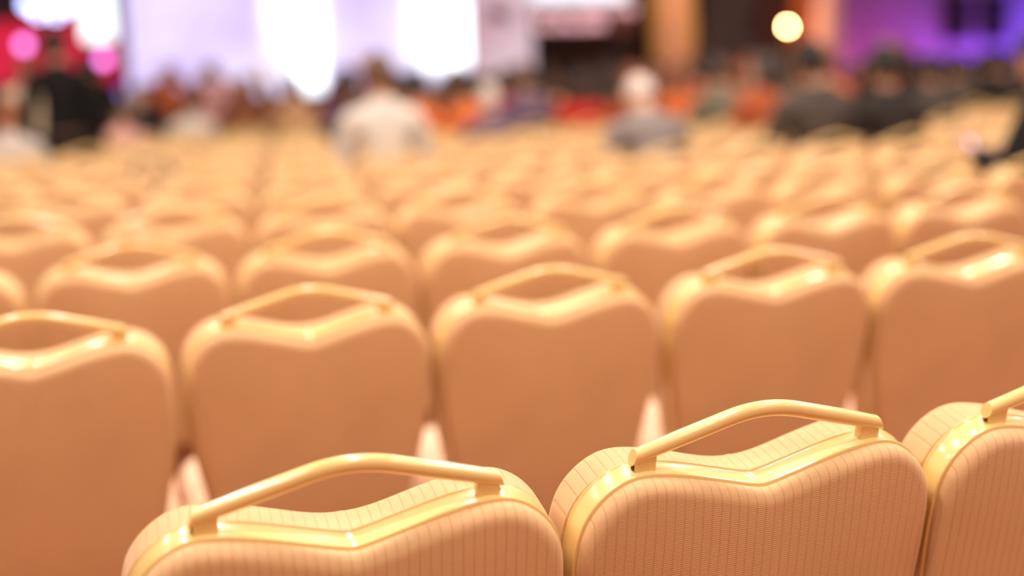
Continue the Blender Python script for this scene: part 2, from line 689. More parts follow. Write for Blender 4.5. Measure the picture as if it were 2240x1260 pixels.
def hand_nodes(nodes, edges, side, wrist, d, palm_n, curl, pre):
    """palm, four unequal bent fingers and a thumb from the side of the palm; d: along the hand, palm_n: the way the palm faces"""
    d = Vector(d).normalized()
    n = Vector(palm_n)
    n = (n - n.dot(d) * d).normalized()
    s = d.cross(n) * side                      # towards the thumb
    w = Vector(wrist)
    nodes[pre + 'palm'] = (w + d * .045, (.034, .014))
    edges.append((pre + 'wrist', pre + 'palm'))
    extra = []
    for i, (off, ln) in enumerate(((.027, .072), (.009, .080), (-.009, .075), (-.026, .060))):
        base = w + d * .082 + s * off
        mb = MB()
        p = [w + d * .045 + s * off * .8, base]
        a = curl * .5
        dirv = d.copy()
        for seg, fr in enumerate((.45, .32, .23)):
            dirv = (Quaternion(d.cross(n), a) @ dirv) if seg else (Quaternion(d.cross(n), curl * .35) @ dirv)
            p.append(p[-1] + dirv * ln * fr)
        mb.tube(p, [.0095, .0095, .0085, .0078, .006], 8)
        extra.append((mb.v, mb.f))
    mb = MB()
    t = (d * .6 + s * .8 + n * .25).normalized()
    p = [w + d * .018 + s * .012, w + d * .038 + s * .034, w + d * .038 + s * .034 + t * .034, w + d * .038 + s * .034 + (t * .9 + d * .4).normalized() * .060]
    mb.tube(p, [.014, .012, .0095, .0075], 8)
    extra.append((mb.v, mb.f))
    mb = MB()                                  # the flat of the palm
    q = [w + d * .01, w + d * .045, w + d * .085]
    vs = []
    for pt, hw, th in zip(q, (.024, .038, .038), (.016, .015, .011)):
        for sx, tn in ((-1, -1), (1, -1), (1, 1), (-1, 1)):
            vs.append(pt + s * hw * sx + n * th * tn)
    fs = [(0, 1, 2, 3), (8, 11, 10, 9)] + [(i * 4 + k, i * 4 + (k + 1) % 4, i * 4 + 4 + (k + 1) % 4, i * 4 + 4 + k) for i in range(2) for k in range(4)]
    mb.add(vs, fs)
    extra.append((mb.v, mb.f))
    return extra


SKINS = [mat('skin_a', (.62, .34, .22), .5, noise=(30, .08, .1)), mat('skin_b', (.48, .24, .14), .5, noise=(30, .08, .1)), mat('skin_c', (.72, .45, .32), .5, noise=(30, .08, .1))]
HAIRS = {'black': mat('hair_black', (.010, .008, .006), .75, noise=(180, .5, .5)), 'dark brown': mat('hair_dark_brown', (.035, .018, .010), .45, noise=(180, .5, .5)),
         'brown': mat('hair_brown', (.11, .05, .024), .45, noise=(180, .5, .5)), 'auburn': mat('hair_auburn', (.24, .075, .03), .45, noise=(180, .5, .5)),
         'white': mat('hair_white', (.66, .58, .55), .55, noise=(180, .2, .5)), 'grey': mat('hair_grey', (.34, .30, .28), .5, noise=(180, .3, .5))}


def cloth(name, c):
    return mat('cloth_' + name.replace(' ', '_'), c, .85, spec=.2, noise=(40, .12, .4))


CLOTH = {k: cloth(k, v) for k, v in {
    'black': (.008, .007, .007), 'charcoal': (.028, .022, .020), 'dark grey': (.070, .055, .048), 'grey': (.24, .205, .20), 'light grey': (.52, .46, .44),
    'white': (.62, .57, .53), 'cream': (.72, .58, .42), 'brown': (.20, .075, .035), 'tan': (.52, .29, .16), 'red': (.50, .03, .02), 'dark red': (.20, .02, .02),
    'orange': (.72, .17, .05), 'navy': (.02, .02, .07), 'purple grey': (.14, .09, .15), 'olive grey': (.17, .15, .11), 'rust': (.38, .09, .035), 'pink': (.70, .35, .34), 'blue': (.06, .07, .28)}.items()}
M_SHOE = mat('black_shoe_leather', (.02, .018, .018), .35)
M_EYE = mat('eye', (.8, .78, .75), .2)


def make_person(name, pose, hair_style):
    """origin on the floor; seated poses sit on a chair whose back's dip stands at 0,0"""
    root = empty(name)
    N, E = {}, []
    seated = pose != 'standing' and pose != 'standing_arms_up'
    if seated:
        ln = {'lean': .16, 'sit': 0, 'sit_turned': 0, 'arm_up': .03, 'phone': .10, 'arms_folded': 0.0}.get(pose, 0)
        py = .235
        pel = Vector((0, py, .565))
        sp = [pel, pel + Vector((0, -.01 + ln * .2, .13)), pel + Vector((0, -.015 + ln * .55, .27)), pel + Vector((0, -.01 + ln * .9, .40)), pel + Vector((0, .0 + ln * 1.1, .50))]
        drop = ln * .35
        sp = [Vector((p.x, p.y, p.z - drop * i / 4)) for i, p in enumerate(sp)]
        hips = [Vector((s_ * .085, py + .02, .545)) for s_ in (-1, 1)]
        knees = [Vector((s_ * .13, py + .43, .545)) for s_ in (-1, 1)]
        ank = [Vector((s_ * .125, py + .44, .10)) for s_ in (-1, 1)]
    else:
        pel = Vector((0, 0, .94))
        sp = [pel, pel + Vector((0, .01, .13)), pel + Vector((0, .0, .27)), pel + Vector((0, -.01, .40)), pel + Vector((0, -.01, .50))]
        hips = [Vector((s_ * .085, .0, .90)) for s_ in (-1, 1)]
        knees = [Vector((s_ * .10, .02, .50)) for s_ in (-1, 1)]
        ank = [Vector((s_ * .11, -.01, .10)) for s_ in (-1, 1)]
    neck = sp[4] + Vector((0, .012, .045))
    hc = neck + Vector((0, .026, .112))
    if pose == 'lean':
        hc = neck + Vector((0, .070, .080))
    tilt = {'lean': -.65, 'phone': -.45}.get(pose, -.04)
    yaw = {'sit_turned': .75, 'standing': -.3}.get(pose, 0.0)
    rot = Matrix.Rotation(yaw, 3, 'Z') @ Matrix.Rotation(tilt, 3, 'X')
    sh = [sp[3] + Vector((s_ * .175, 0, .035)) for s_ in (-1, 1)]
    if seated:
        el = [sh[0] + Vector((-.055, .05, -.27)), sh[1] + Vector((.055, .05, -.27))]
        wr = [Vector((-.11, py + .27, .665)), Vector((.11, py + .27, .665))]
        hd = [(.25, .95, -.35), (-.25, .95, -.35)]
        pn = [(0, 0, -1), (0, 0, -1)]
        if pose == 'arms_folded':
            wr = [Vector((.07, py + .20, .80)), Vector((-.07, py + .22, .84))]
            el = [sh[0] + Vector((-.06, .08, -.25)), sh[1] + Vector((.06, .08, -.25))]
            hd = [(1, .1, 0), (-1, .1, 0)]
            pn = [(0, -1, 0), (0, -1, 0)]
        if pose == 'arm_up':
            el[1] = sh[1] + Vector((.10, .14, .10))
            wr[1] = sh[1] + Vector((.04, .24, .34))
            hd[1] = (-.1, .12, 1)
            pn[1] = (0, 1, 0)
        if pose == 'phone':
            el = [sh[0] + Vector((-.15, .03, -.23)), sh[1] + Vector((.07, .08, -.27))]
            wr = [Vector((-.10, py + .36, .80)), Vector((.08, py + .38, .80))]
            hd = [(.35, .8, .3), (-.35, .8, .3)]
            pn = [(0, 0, 1), (0, 0, 1)]
    else:
        el = [sh[0] + Vector((-.06, .0, -.29)), sh[1] + Vector((.06, .0, -.29))]
        wr = [el[0] + Vector((-.0, .07, -.25)), el[1] + Vector((.0, .07, -.25))]
        hd = [(0, .2, -1), (0, .2, -1)]
        pn = [(1, 0, 0), (-1, 0, 0)]
        if pose == 'standing_arms_up':
            el = [sh[0] + Vector((-.13, .16, -.02)), sh[1] + Vector((.13, .16, -.02))]
            wr = [Vector((-.07, .36, 1.60)), Vector((.07, .36, 1.60))]
            hd = [(.2, .1, 1), (-.2, .1, 1)]
            pn = [(0, 1, 0), (0, 1, 0)]
    for i, r_ in enumerate(((.135, .105), (.125, .095), (.135, .10), (.145, .095), (.075, .06))):
        N['s%d' % i] = (sp[i], r_)
    N['neck'] = (neck, .052)
    N['skull'] = (hc - Vector((0, .01, .04)), .055)
    E += [('s0', 's1'), ('s1', 's2'), ('s2', 's3'), ('s3', 's4'), ('s4', 'neck'), ('neck', 'skull')]
    extra = head_mesh(hc, rot)
    shirtN, shirtE, trN, trE = {}, [], {}, []
    for k, s_ in ((0, -1), (1, 1)):
        p = 'LR'[k]
        N[p + 'sh'] = (sh[k], .056)
        N[p + 'el'] = (el[k], .043)
        N[p + 'fore'] = (el[k].lerp(wr[k], .35), .041)
        N[p + 'wrist'] = (wr[k], (.027, .024))
        E += [('s3', p + 'sh'), (p + 'sh', p + 'el'), (p + 'el', p + 'fore'), (p + 'fore', p + 'wrist')]
        N[p + 'hip'] = (hips[k], .088)
        N[p + 'thigh'] = (hips[k].lerp(knees[k], .45), .078)
        N[p + 'knee'] = (knees[k], .058)
        N[p + 'calf'] = (knees[k].lerp(ank[k], .3), .056)
        N[p + 'ankle'] = (ank[k], .038)
        N[p + 'toe'] = (ank[k] + Vector((s_ * .015, .14, -.062)), (.04, .024))
        E += [('s0', p + 'hip'), (p + 'hip', p + 'thigh'), (p + 'thigh', p + 'knee'), (p + 'knee', p + 'calf'), (p + 'calf', p + 'ankle'), (p + 'ankle', p + 'toe')]
        extra += hand_nodes(N, E, -s_ if pose != 'standing' else s_, wr[k], hd[k], pn[k], .5 if pose != 'phone' else .9, p)
    bm_ = skin_mesh('body', N, E, .0075, extra, 2)
    body = bpy.data.objects.new('body', bm_)
    COL.objects.link(body)
    body.parent = root
    bm_.materials.clear()
    bm_.materials.append(SKINS[0])

    # clothes: the body's own surface, let out and given thickness, cut at neckline, cuffs, waist and hems
    bones = [(sp[0], sp[1], 'belly', .11), (sp[1], sp[2], 'top', .11), (sp[2], sp[3], 'top', .11), (sp[3], sp[4] - Vector((0, 0, .02)), 'top', .09), (sp[4] + Vector((0, 0, .03)), hc + Vector((0, 0, .1)), 'skin', .06)]
    for k in (0, 1):
        bones += [(sp[3], sh[k], 'top', .06), (sh[k], el[k], 'top', .045), (el[k], el[k].lerp(wr[k], .86), 'top', .038), (wr[k].lerp(el[k], .03), wr[k] + Vector(hd[k]).normalized() * .2, 'skin', .02),
                  (sp[0], hips[k], 'low', .09), (hips[k], knees[k], 'low', .07), (knees[k], ank[k], 'low', .05), (ank[k] - Vector((0, 0, .02)), ank[k] + Vector((0, .14, -.06)), 'skin', .035)]

    def near(p):
        best = (9, None)
        for a, b, kd, rad in bones:
            t = max(0, min(1, (p - a).dot(b - a) / max(TINY, (b - a).length_squared)))
            d = (p - a - (b - a) * t).length - rad
            if d < best[0]:
                best = (d, kd, t)
        return best
    cls = []
    for v in bm_.vertices:
        n_ = near(v.co)
        k_ = n_[1]
        if k_ == 'belly':
            k_ = 'top' if n_[2] > .35 else 'low'
        cls.append(k_)

    def garment(nm, kind_, out, m, th=.005):
        bm = bmesh.new()
        bm.from_mesh(bm_)
        bm.verts.ensure_lookup_table()
        nor = [v.normal.copy() for v in bm.verts]
        kill = [v for v in bm.verts if cls[v.index] != kind_]
        for v in bm.verts:
            v.co += nor[v.index] * out
        bmesh.ops.delete(bm, geom=kill, context='VERTS')
        for _ in range(6):
            bmesh.ops.smooth_vert(bm, verts=bm.verts[:], factor=.5, use_axis_x=True, use_axis_y=True, use_axis_z=True)
        for _ in range(2):
            bound = [v for v in bm.verts if v.is_boundary]
            bmesh.ops.smooth_vert(bm, verts=bound, factor=.5, use_axis_x=True, use_axis_y=True, use_axis_z=True)
        seen, small = set(), []
        for v0 in bm.verts:                              # drop stray scraps
            if v0 in seen:
                continue
            isl, todo = [], [v0]
            seen.add(v0)
            while todo:
                v = todo.pop()
                isl.append(v)
                for e in v.link_edges:
                    w = e.other_vert(v)
                    if w not in seen:
                        seen.add(w)
                        todo.append(w)
            if len(isl) < 400:
                small += isl
        bmesh.ops.delete(bm, geom=small, context='VERTS')
        me = bpy.data.meshes.new(nm)
        bm.to_mesh(me)
        bm.free()
        tmp = bpy.data.objects.new(nm, me)
        COL.objects.link(tmp)
        sd = tmp.modifiers.new('thick', 'SOLIDIFY')
        sd.thickness, sd.offset, sd.use_even_offset = th, -1, False
        me = bpy.data.meshes.new_from_object(tmp.evaluated_get(bpy.context.evaluated_depsgraph_get()))
        bpy.data.objects.remove(tmp)
        me.polygons.foreach_set('use_smooth', [True] * len(me.polygons))
        me.materials.append(m)
        o = bpy.data.objects.new(nm, me)
        COL.objects.link(o)
        o.parent = root
        return o
    garment('shirt', 'top', .019, CLOTH['black'])
    garment('trousers', 'low', .014, CLOTH['charcoal'])
    for k, s_ in ((0, -1), (1, 1)):
        sb = MB()
        a = ank[k]
        sb.tube([(a.x - s_ * .003, a.y - .065, .045), (a.x, a.y - .03, .050), (a.x + s_ * .006, a.y + .06, .046), (a.x + s_ * .014, a.y + .14, .036), (a.x + s_ * .018, a.y + .185, .028)], [.026, .046, .045, .042, .024], 12)
        for v in sb.v:
            v.z = max(v.z, .004)
        sb.build('shoe', M_SHOE, root)
    if hair_style != 'bald':
        hair_obj(hc, rot, hair_style, root, HAIRS['black'])
    for s_ in (-1, 1):
        eb = bmesh.new()
        bmesh.ops.create_uvsphere(eb, u_segments=10, v_segments=8, radius=.0100)
        m_ = MB()
        m_.bm(eb)
        c_ = hc + rot @ Vector((s_ * .029, .0775, .010))
        m_.v = [v + c_ for v in m_.v]
        m_.build('eye', M_EYE, root)
    return root


VAR = {}


def person_proto(pose, hs):
    if (pose, hs) not in VAR:
        VAR[(pose, hs)] = [make_person('person', pose, hs), False]
    return VAR[(pose, hs)]


def person(x, y, rz, pose, hs, top, trousers, hair, label, group=None, skin=0, scale=1.0, z=0.0):
    pr = person_proto(pose, hs)
    if not pr[1]:
        o = pr[0]
        pr[1] = True
        KIDS[o.name] = kids(o)
        src = o
    else:
        src = copy_tree(pr[0])
    src.location = (x, y, z)
    src.rotation_euler = (0, 0, rz)
    src.scale = (scale, scale, scale)
    tag(src, label, 'person', group)
    for c in [k for k in bpy.data.objects if k.parent == src] if src is not pr[0] else KIDS[pr[0].name]:
        n = c.name.split('.')[0]
        mm = {'body': SKINS[skin], 'shirt': CLOTH[top], 'trousers': CLOTH[trousers], 'hair': HAIRS.get(hair)}.get(n)
        if mm:
            c.material_slots[0].link = 'OBJECT'
            c.material_slots[0].material = mm
    return src


# ------------------------------------------------------------------ finding a spot in the hall
def pix(p):
    d = Vector(p) - CAM
    z = d.dot(_fw)
    return (1120 + F_PX * d.dot(_r) / z, 630 - F_PX * d.dot(_u) / z, z) if z > .05 else None


def at(px, py, Y):
    d = _fw * F_PX + _r * (px - 1120) - _u * (py - 630)
    return CAM + d * ((Y - CAM.y) / d.y)


# ------------------------------------------------------------------ the room
def plane_mat(name, c1, c2, scale, rough=.8, bump=.2):
    return mat(name, tuple((a + b) / 2 for a, b in zip(c1, c2)), rough, spec=.3, noise=(scale, .25, bump))


def carpet():
    m = mat('patterned_carpet', (.12, .04, .02), .95, spec=.1)
    nt = m.node_tree
    b = nt.nodes['Principled BSDF']
    tc = nt.nodes.new('ShaderNodeTexCoord')
    v = nt.nodes.new('ShaderNodeTexVoronoi')
    v.inputs['Scale'].default_value = 2.2
    n = nt.nodes.new('ShaderNodeTexNoise')
    n.inputs['Scale'].default_value = 240
    nt.links.new(tc.outputs['Object'], v.inputs['Vector'])
    nt.links.new(tc.outputs['Object'], n.inputs['Vector'])
    r_ = nt.nodes.new('ShaderNodeValToRGB')
    r_.color_ramp.elements[0].color = (.50, .24, .10, 1)
    r_.color_ramp.elements[1].position = .45
    r_.color_ramp.elements[1].color = (.32, .10, .04, 1)
    e = r_.color_ramp.elements.new(.2)
    e.color = (.42, .16, .06, 1)
    nt.links.new(v.outputs['Distance'], r_.inputs[0])
    nt.links.new(r_.outputs[0], b.inputs['Base Color'])
    bp = nt.nodes.new('ShaderNodeBump')
    bp.inputs['Distance'].default_value = .004
    nt.links.new(n.outputs['Fac'], bp.inputs['Height'])
    nt.links.new(bp.outputs['Normal'], b.inputs['Normal'])
    return m


X0, X1, Y0, Y1 = ROOM


def slab(name, lo, hi, m, kind='structure'):
    b = MB()
    b.box(lo, hi)
    return b.build(name, m, smooth=False, kind=kind)


M_WALL = plane_mat('beige_wall', (.55, .38, .24), (.62, .44, .28), 3)
M_DARKWALL = plane_mat('dark_maroon_drape', (.045, .018, .018), (.06, .025, .022), 5)
M_LILACWALL = plane_mat('pale_grey_wall', (.26, .19, .30), (.30, .23, .35), 2)
slab('floor', (X0, Y0, -.2), (X1, Y1 + .3, 0), carpet())
slab('ceiling', (X0, Y0, CEIL), (X1, Y1 + .3, CEIL + .2), plane_mat('cream_ceiling', (.70, .60, .48), (.76, .66, .54), 2))
slab('wall_left', (X0 - .2, Y0, 0), (X0, Y1, CEIL), M_WALL)
slab('wall_right', (X1, Y0, 0), (X1 + .2, Y1, CEIL), M_LILACWALL)
slab('wall_back', (X0, Y0 - .2, 0), (X1, Y0, CEIL), M_WALL)
xs = at(1830, 100, WALL_Y).x
slab('wall_front', (X0, Y1, 0), (xs, Y1 + .2, CEIL), M_DARKWALL)
slab('wall_stage', (xs, Y1, 0), (X1, Y1 + .2, CEIL), M_LILACWALL)
bb = MB()
bb.box((xs, Y1 - .03, 0), (X1, Y1, .16))
bb.build('baseboard_front', M_DARKWALL, smooth=False, kind='structure')

# round ceiling lamps
M_LENS = mat('warm_lamp_lens', (1, .9, .75), .4, emit=(1.0, .80, .52), estr=14.0)
M_RING = mat('brushed_brass_ring', (.65, .45, .2), .3, metal=1.0)
proto = None
for i, (lx, ly, k) in enumerate(LIGHTS):
    if proto is None:
        proto = empty('ceiling_lamp')
        b = MB()
        b.lathe([(.16, 0), (.21, 0), (.215, -.02), (.205, -.05), (.175, -.055), (.165, -.03)], 32)
        b.build('ring', M_RING, proto)
        b = MB()
        b.lathe([(.001, -.022), (.16, -.022), (.162, -.012), (.001, -.012)], 32)
        b.build('lens', M_LENS, proto)
        o = proto
    else:
        o = copy_tree(proto)
    o.location = (lx, ly, CEIL)
    tag(o, 'round warm ceiling lamp with a brass ring above the rows of chairs', 'ceiling lamp', 'round lamps in the ceiling')
KIDS.clear()

# ------------------------------------------------------------------ rows of chairs
ROW_Y = [0.0, 1.055, 1.925, 2.84] + [2.84 + .93 * k for k in range(1, 13)]
PITCH_X = .478
base_x = {0: 0.0, 1: .112, 2: -.183 + PITCH_X, 3: .443}
for r in range(4, 16):
    base_x[r] = .443 + .13 * (r - 3)
FIXED = {0: [(-.009, -.004, -.007), (.4596, .005, .023), (.919, 0.0, .006)],
         1: [(-.364, 1.02, 0), (.114, 1.055, .012), (.588, 1.052, -.010), (1.079, 1.054, -.032), (1.548, 1.03, -.045)],
         2: [(-.660, 1.93, 0), (-.18, 1.926, -.002), (.300, 1.927, .003), (.784, 1.93, .005), (1.270, 1.91, .012), (1.760, 1.915, .016), (2.246, 1.934, 0)]}
ORD = ['leftmost', 'second from the left', 'third from the left', 'fourth from the left', 'fifth from the left', 'sixth from the left', 'seventh from the left', 'eighth from the left', 'ninth from the left', 'tenth from the left',
       'eleventh from the left', 'twelfth from the left', 'thirteenth from the left', 'fourteenth from the left', 'fifteenth from the left', 'sixteenth from the left', 'seventeenth from the left', 'eighteenth from the left',
       'nineteenth from the left', 'twentieth from the left', 'twenty-first from the left', 'twenty-second from the left', 'twenty-third from the left', 'twenty-fourth from the left', 'twenty-fifth from the left', 'twenty-sixth from the left',
       'twenty-seventh from the left', 'twenty-eighth from the left', 'twenty-ninth from the left', 'thirtieth from the left', 'thirty-first from the left', 'thirty-second from the left', 'thirty-third from the left']
ROWN = ['nearest row', 'second row', 'third row', 'fourth row', 'fifth row', 'sixth row', 'seventh row', 'eighth row', 'ninth row', 'tenth row', 'eleventh row', 'twelfth row', 'thirteenth row', 'fourteenth row', 'fifteenth row', 'sixteenth row']
NEAR_LAB = {(0, 0): 'sharp peach ribbed chair back with cream handle, leftmost of three in the nearest row', (0, 1): 'sharp peach ribbed chair back with cream handle, middle of three in the nearest row',
            (0, 2): 'chair cut off by the lower right edge, its gold side band showing'}
rj = random.Random(3)
SEATS = {}
for r in range(16):
    if r in FIXED:
        L_ = list(FIXED[r])
    else:
        L_ = []
        for i in range(-12, 40):
            x = base_x[r] + i * PITCH_X + rj.uniform(-.008, .008)
            y = ROW_Y[r] + rj.uniform(-.015, .015)
            rz = rj.uniform(-.02, .02)
            q = pix((x, y, .85))
            if q and -90 < q[0] < (2700 if r == 3 else 2330):
                L_.append((x, y, rz))
    SEATS[r] = L_

hi = make_chair(2)
lo = make_chair(1)
KIDS.clear()
used_hi = used_lo = False
N_CHAIR = 0
for r in range(16):
    for i, (x, y, rz) in enumerate(SEATS[r]):
        if r <= 3:
            o = hi if not used_hi else copy_tree(hi)
            used_hi = True
        else:
            o = lo if not used_lo else copy_tree(lo)
            used_lo = True
        o.name = 'banquet_chair'
        o.location, o.rotation_euler = (x, y, 0), (0, 0, rz)
        lab = NEAR_LAB.get((r, i)) or 'gold and peach banquet chair, %s, %s' % (ROWN[r], ORD[i])
        tag(o, lab, 'chair', 'banquet chairs in rows')
        N_CHAIR += 1
print('chairs', N_CHAIR)
KIDS.clear()

# ------------------------------------------------------------------ stage and everything at the far end
def at_wall(px, py, gap=0.0):
    return at(px, py, WALL_Y - gap)


def panel(name, a, b, y0, y1, m, parent=None, bev=0.0):
    """upright box between two points given by x, z"""
    p = MB()
    p.box((min(a[0], b[0]), y0, min(a[1], b[1])), (max(a[0], b[0]), y1, max(a[1], b[1])), bev)
    return p.build(name, m, parent, smooth=False)


def rect(px0, py0, px1, py1, gap):
    a, b = at_wall(px0, py0, gap), at_wall(px1, py1, gap)
    return (a.x, a.z), (b.x, b.z)


STAGE_H = .62
sa = at_wall(-120, 300, 3).x
sb = at_wall(1020, 100, .6).x
st = empty('stage')
b = MB()
b.box((sa, 17.2, 0), (sb, WALL_Y - .02, STAGE_H))
b.build('platform', mat('black_stage_skirt', (.02, .015, .02), .8, noise=(12, .3, .3)), st, smooth=False)
b = MB()
b.box((sa - .03, 17.15, STAGE_H), (sb + .03, WALL_Y - .02, STAGE_H + .03), .005)
b.build('deck', mat('dark_stage_deck', (.05, .03, .04), .35), st, smooth=False)
tag(st, 'low black stage across the left end of the hall under the bright screens', 'stage')


def screen_mat(name, base, strength, spots, z_edge=None):
    """a lit picture: base tint with brighter soft-edged fields at (x, z, half width, half height, strength)"""
    m = bpy.data.materials.new(name)
    m.use_nodes = True
    nt = m.node_tree
    nt.nodes.clear()
    L = nt.links.new
    out = nt.nodes.new('ShaderNodeOutputMaterial')
    em = nt.nodes.new('ShaderNodeEmission')
    L(em.outputs[0], out.inputs[0])
    tc = nt.nodes.new('ShaderNodeTexCoord')
    sx = nt.nodes.new('ShaderNodeSeparateXYZ')
    L(tc.outputs['Object'], sx.inputs[0])
    cur = None
    no = nt.nodes.new('ShaderNodeTexNoise')
    no.inputs['Scale'].default_value = .7
    L(tc.outputs['Object'], no.inputs['Vector'])
    ramp = nt.nodes.new('ShaderNodeValToRGB')
    ramp.color_ramp.elements[0].position = .35
    ramp.color_ramp.elements[1].position = .68
    ramp.color_ramp.elements[0].color = (*base[0], 1)
    ramp.color_ramp.elements[1].color = (*base[1], 1)
    L(no.outputs['Fac'], ramp.inputs[0])
    cur = ramp.outputs[0]
    for (x, z, hw, hh, k, colr) in spots:
        def side(sock, c, h):
            a = nt.nodes.new('ShaderNodeMath')
            a.operation = 'SUBTRACT'
            L(sock, a.inputs[0])
            a.inputs[1].default_value = c
            b_ = nt.nodes.new('ShaderNodeMath')
            b_.operation = 'ABSOLUTE'
            L(a.outputs[0], b_.inputs[0])
            mr = nt.nodes.new('ShaderNodeMapRange')
            mr.interpolation_type = 'SMOOTHSTEP'
            mr.inputs[1].default_value = h * .55
            mr.inputs[2].default_value = h * 1.25
            mr.inputs[3].default_value = 1
            mr.inputs[4].default_value = 0
            L(b_.outputs[0], mr.inputs[0])
            return mr.outputs[0]
        mu = nt.nodes.new('ShaderNodeMath')
        mu.operation = 'MULTIPLY'
        L(side(sx.outputs[0], x, hw), mu.inputs[0])
        L(side(sx.outputs[2], z, hh), mu.inputs[1])
        mx = nt.nodes.new('ShaderNodeMix')
        mx.data_type = 'RGBA'
        L(mu.outputs[0], mx.inputs[0])
        L(cur, mx.inputs[6])
        mx.inputs[7].default_value = (*[c * k for c in colr], 1)
        cur = mx.outputs[2]
    L(cur, em.inputs[0])
    em.inputs[1].default_value = strength
    return m


M_BEZEL = mat('black_screen_bezel', (.015, .015, .018), .4)


def wall_screen(px0, py0, px1, py1, gap, m, label, top=None, name='projection_screen'):
    (x0, z1), (x1, z0) = rect(px0, py0, px1, py1, gap)
    if top:
        z1 = top
    y = WALL_Y - gap
    root = empty(name, (x0, y, z0))
    panel('housing', (-.012, -.015), (x1 - x0 + .012, z1 - z0 + .015), 0, .10, M_BEZEL, root)
    panel('picture', (0, 0), (x1 - x0, z1 - z0), -.012, .0, m, root)
    tag(root, label, 'screen')
    if z0 > STAGE_H + .1:                     # posts down to the stage or the floor
        base = STAGE_H + .03 if x0 < sb - .5 else 0
        for xx in (.15, x1 - x0 - .25):
            p = MB()
            p.tube([(xx, .06, base - z0), (xx, .06, -.04)], .03, 8)
            p.build('post', M_BEZEL, root)
    return root, x0, z0, x1, z1


def sx_(px, gap, x0):
    return at_wall(px, 100, gap).x - x0


W_ = (.90, .96, 1.0)
LAV = ((.66, .52, 1.0), (.92, .80, 1.0))
x0m = at_wall(252, 100, .6).x
z0m = at_wall(640, 192, .6).z
main_spots = [(sx_(625, .6, x0m), 2.6, .50, 2.0, 1.9, W_), (sx_(650, .6, x0m), .75, .26, .75, 3.4, W_), (sx_(930, .6, x0m), 1.9, .48, 1.5, 1.9, W_), (sx_(955, .6, x0m), .95, .46, .62, 3.4, W_)]
wall_screen(252, -200, 1030, 192, .6, screen_mat('lavender_led_wall', LAV, 1.15, main_spots), 'large lavender-white lit screen filling the left of the stage', top=4.6, name='led_screen')
wall_screen(158, -200, 250, 88, .6, screen_mat('white_led_side', (W_, W_), 2.6, []), 'narrow glaring white screen left of the large lavender one', top=4.6, name='led_screen')
wall_screen(1150, -60, 1372, 2, .14, screen_mat('white_blue_screen', ((.8, .9, 1), (1, .95, 1)), 1.6, []), 'white screen above the pale lettered banner, only its lower edge in view', top=4.4, name='led_screen')

# red and pink backdrops; the light on them is put in as glow
M_REDB = mat('red_backdrop_glow', (.6, .02, .06), .6, emit=(.75, .015, .06), estr=.8, noise=None)
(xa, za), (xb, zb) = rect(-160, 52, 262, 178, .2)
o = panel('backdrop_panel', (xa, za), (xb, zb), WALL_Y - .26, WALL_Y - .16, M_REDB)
tag(o, 'red backdrop panel with added glow at the far left of the stage', 'backdrop')
M_VIOL = plane_mat('grey_violet_drape', (.10, .06, .09), (.14, .09, .12), 3)
(xa, za), (xb, zb) = rect(-160, -120, 150, 50, .2)
o = panel('drape', (xa, min(za, 5.2)), (xb, zb), WALL_Y - .14, WALL_Y - .08, M_VIOL)
tag(o, 'dark grey-violet drape above the red panel', 'drape')

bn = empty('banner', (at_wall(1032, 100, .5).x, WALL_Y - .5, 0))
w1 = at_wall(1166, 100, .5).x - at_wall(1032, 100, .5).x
zt = at_wall(1100, 188, .5).z
M_PINKB = screen_mat('pale_pink_banner_glow', ((.62, .36, .42), (.82, .62, .68)), 1.0, [])  # light falling on the cloth, put into its own emission
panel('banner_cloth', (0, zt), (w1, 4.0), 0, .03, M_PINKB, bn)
for xx in (.06, w1 - .06):
    p = MB()
    p.tube([(xx, .06, 0), (xx, .06, 4.0)], .025, 8)
    p.build('pole', M_BEZEL, bn)
tag(bn, 'tall pale pink banner with added glow right of the large screen', 'banner')
M_DKPINK = mat('dark_pink_mark', (.5, .12, .22), .7)
for px_, py_ in ((1078, 28), (1100, 34)):
    q = at_wall(px_, py_, .5)
    p = MB()
    p.lathe([(.001, 0), (.12, 0), (.12, -.02), (.001, -.02)], 20, axis='Y')
    p.v = [v + Vector((q.x - bn.location.x, -.003, q.z)) for v in p.v]
    p.build('mark', M_DKPINK, bn)

# lettered sign: two lines of pale lettering on maroon, read only as blurred strokes
(xa, za), (xb, zb) = rect(1168, 4, 1392, 66, .4)
sg = empty('lettered_sign', (xa, WALL_Y - .4, zb))
W, H = xb - xa, za - zb
panel('board', (0, 0), (W, H), 0, .06, mat('maroon_sign_board', (.16, .035, .05), .6, noise=(8, .2, 0)), sg)
M_LET = mat('pale_pink_lettering', (.8, .6, .62), .6, emit=(.9, .62, .66), estr=.75)
let = MB()
rl = random.Random(8)
for z_, h_, x_end in ((H * .58, H * .32, W * .97), (H * .10, H * .34, W * .66)):
    xx = .06
    while xx < x_end:
        w_ = rl.uniform(.07, .13)
        let.box((xx, -.02, z_), (xx + .028, 0, z_ + h_))
        let.box((xx, -.02, z_ + h_ * rl.choice((0, .4, .85))), (xx + w_, 0, z_ + h_ * .15 + h_ * rl.choice((.0, .4, .8))))
        if rl.random() < .6:
            let.box((xx + w_ - .025, -.02, z_), (xx + w_, 0, z_ + h_ * rl.choice((.5, 1))))
        xx += w_ + .035
let.build('lettering', M_LET, sg, smooth=False)
for xx in (.2, W - .2):
    p = MB()
    p.tube([(xx, .09, -zb), (xx, .09, H)], .025, 8)
    p.build('pole', M_BEZEL, sg)
tag(sg, 'dark maroon sign with two lines of pale pink lettering under the white screen', 'sign')

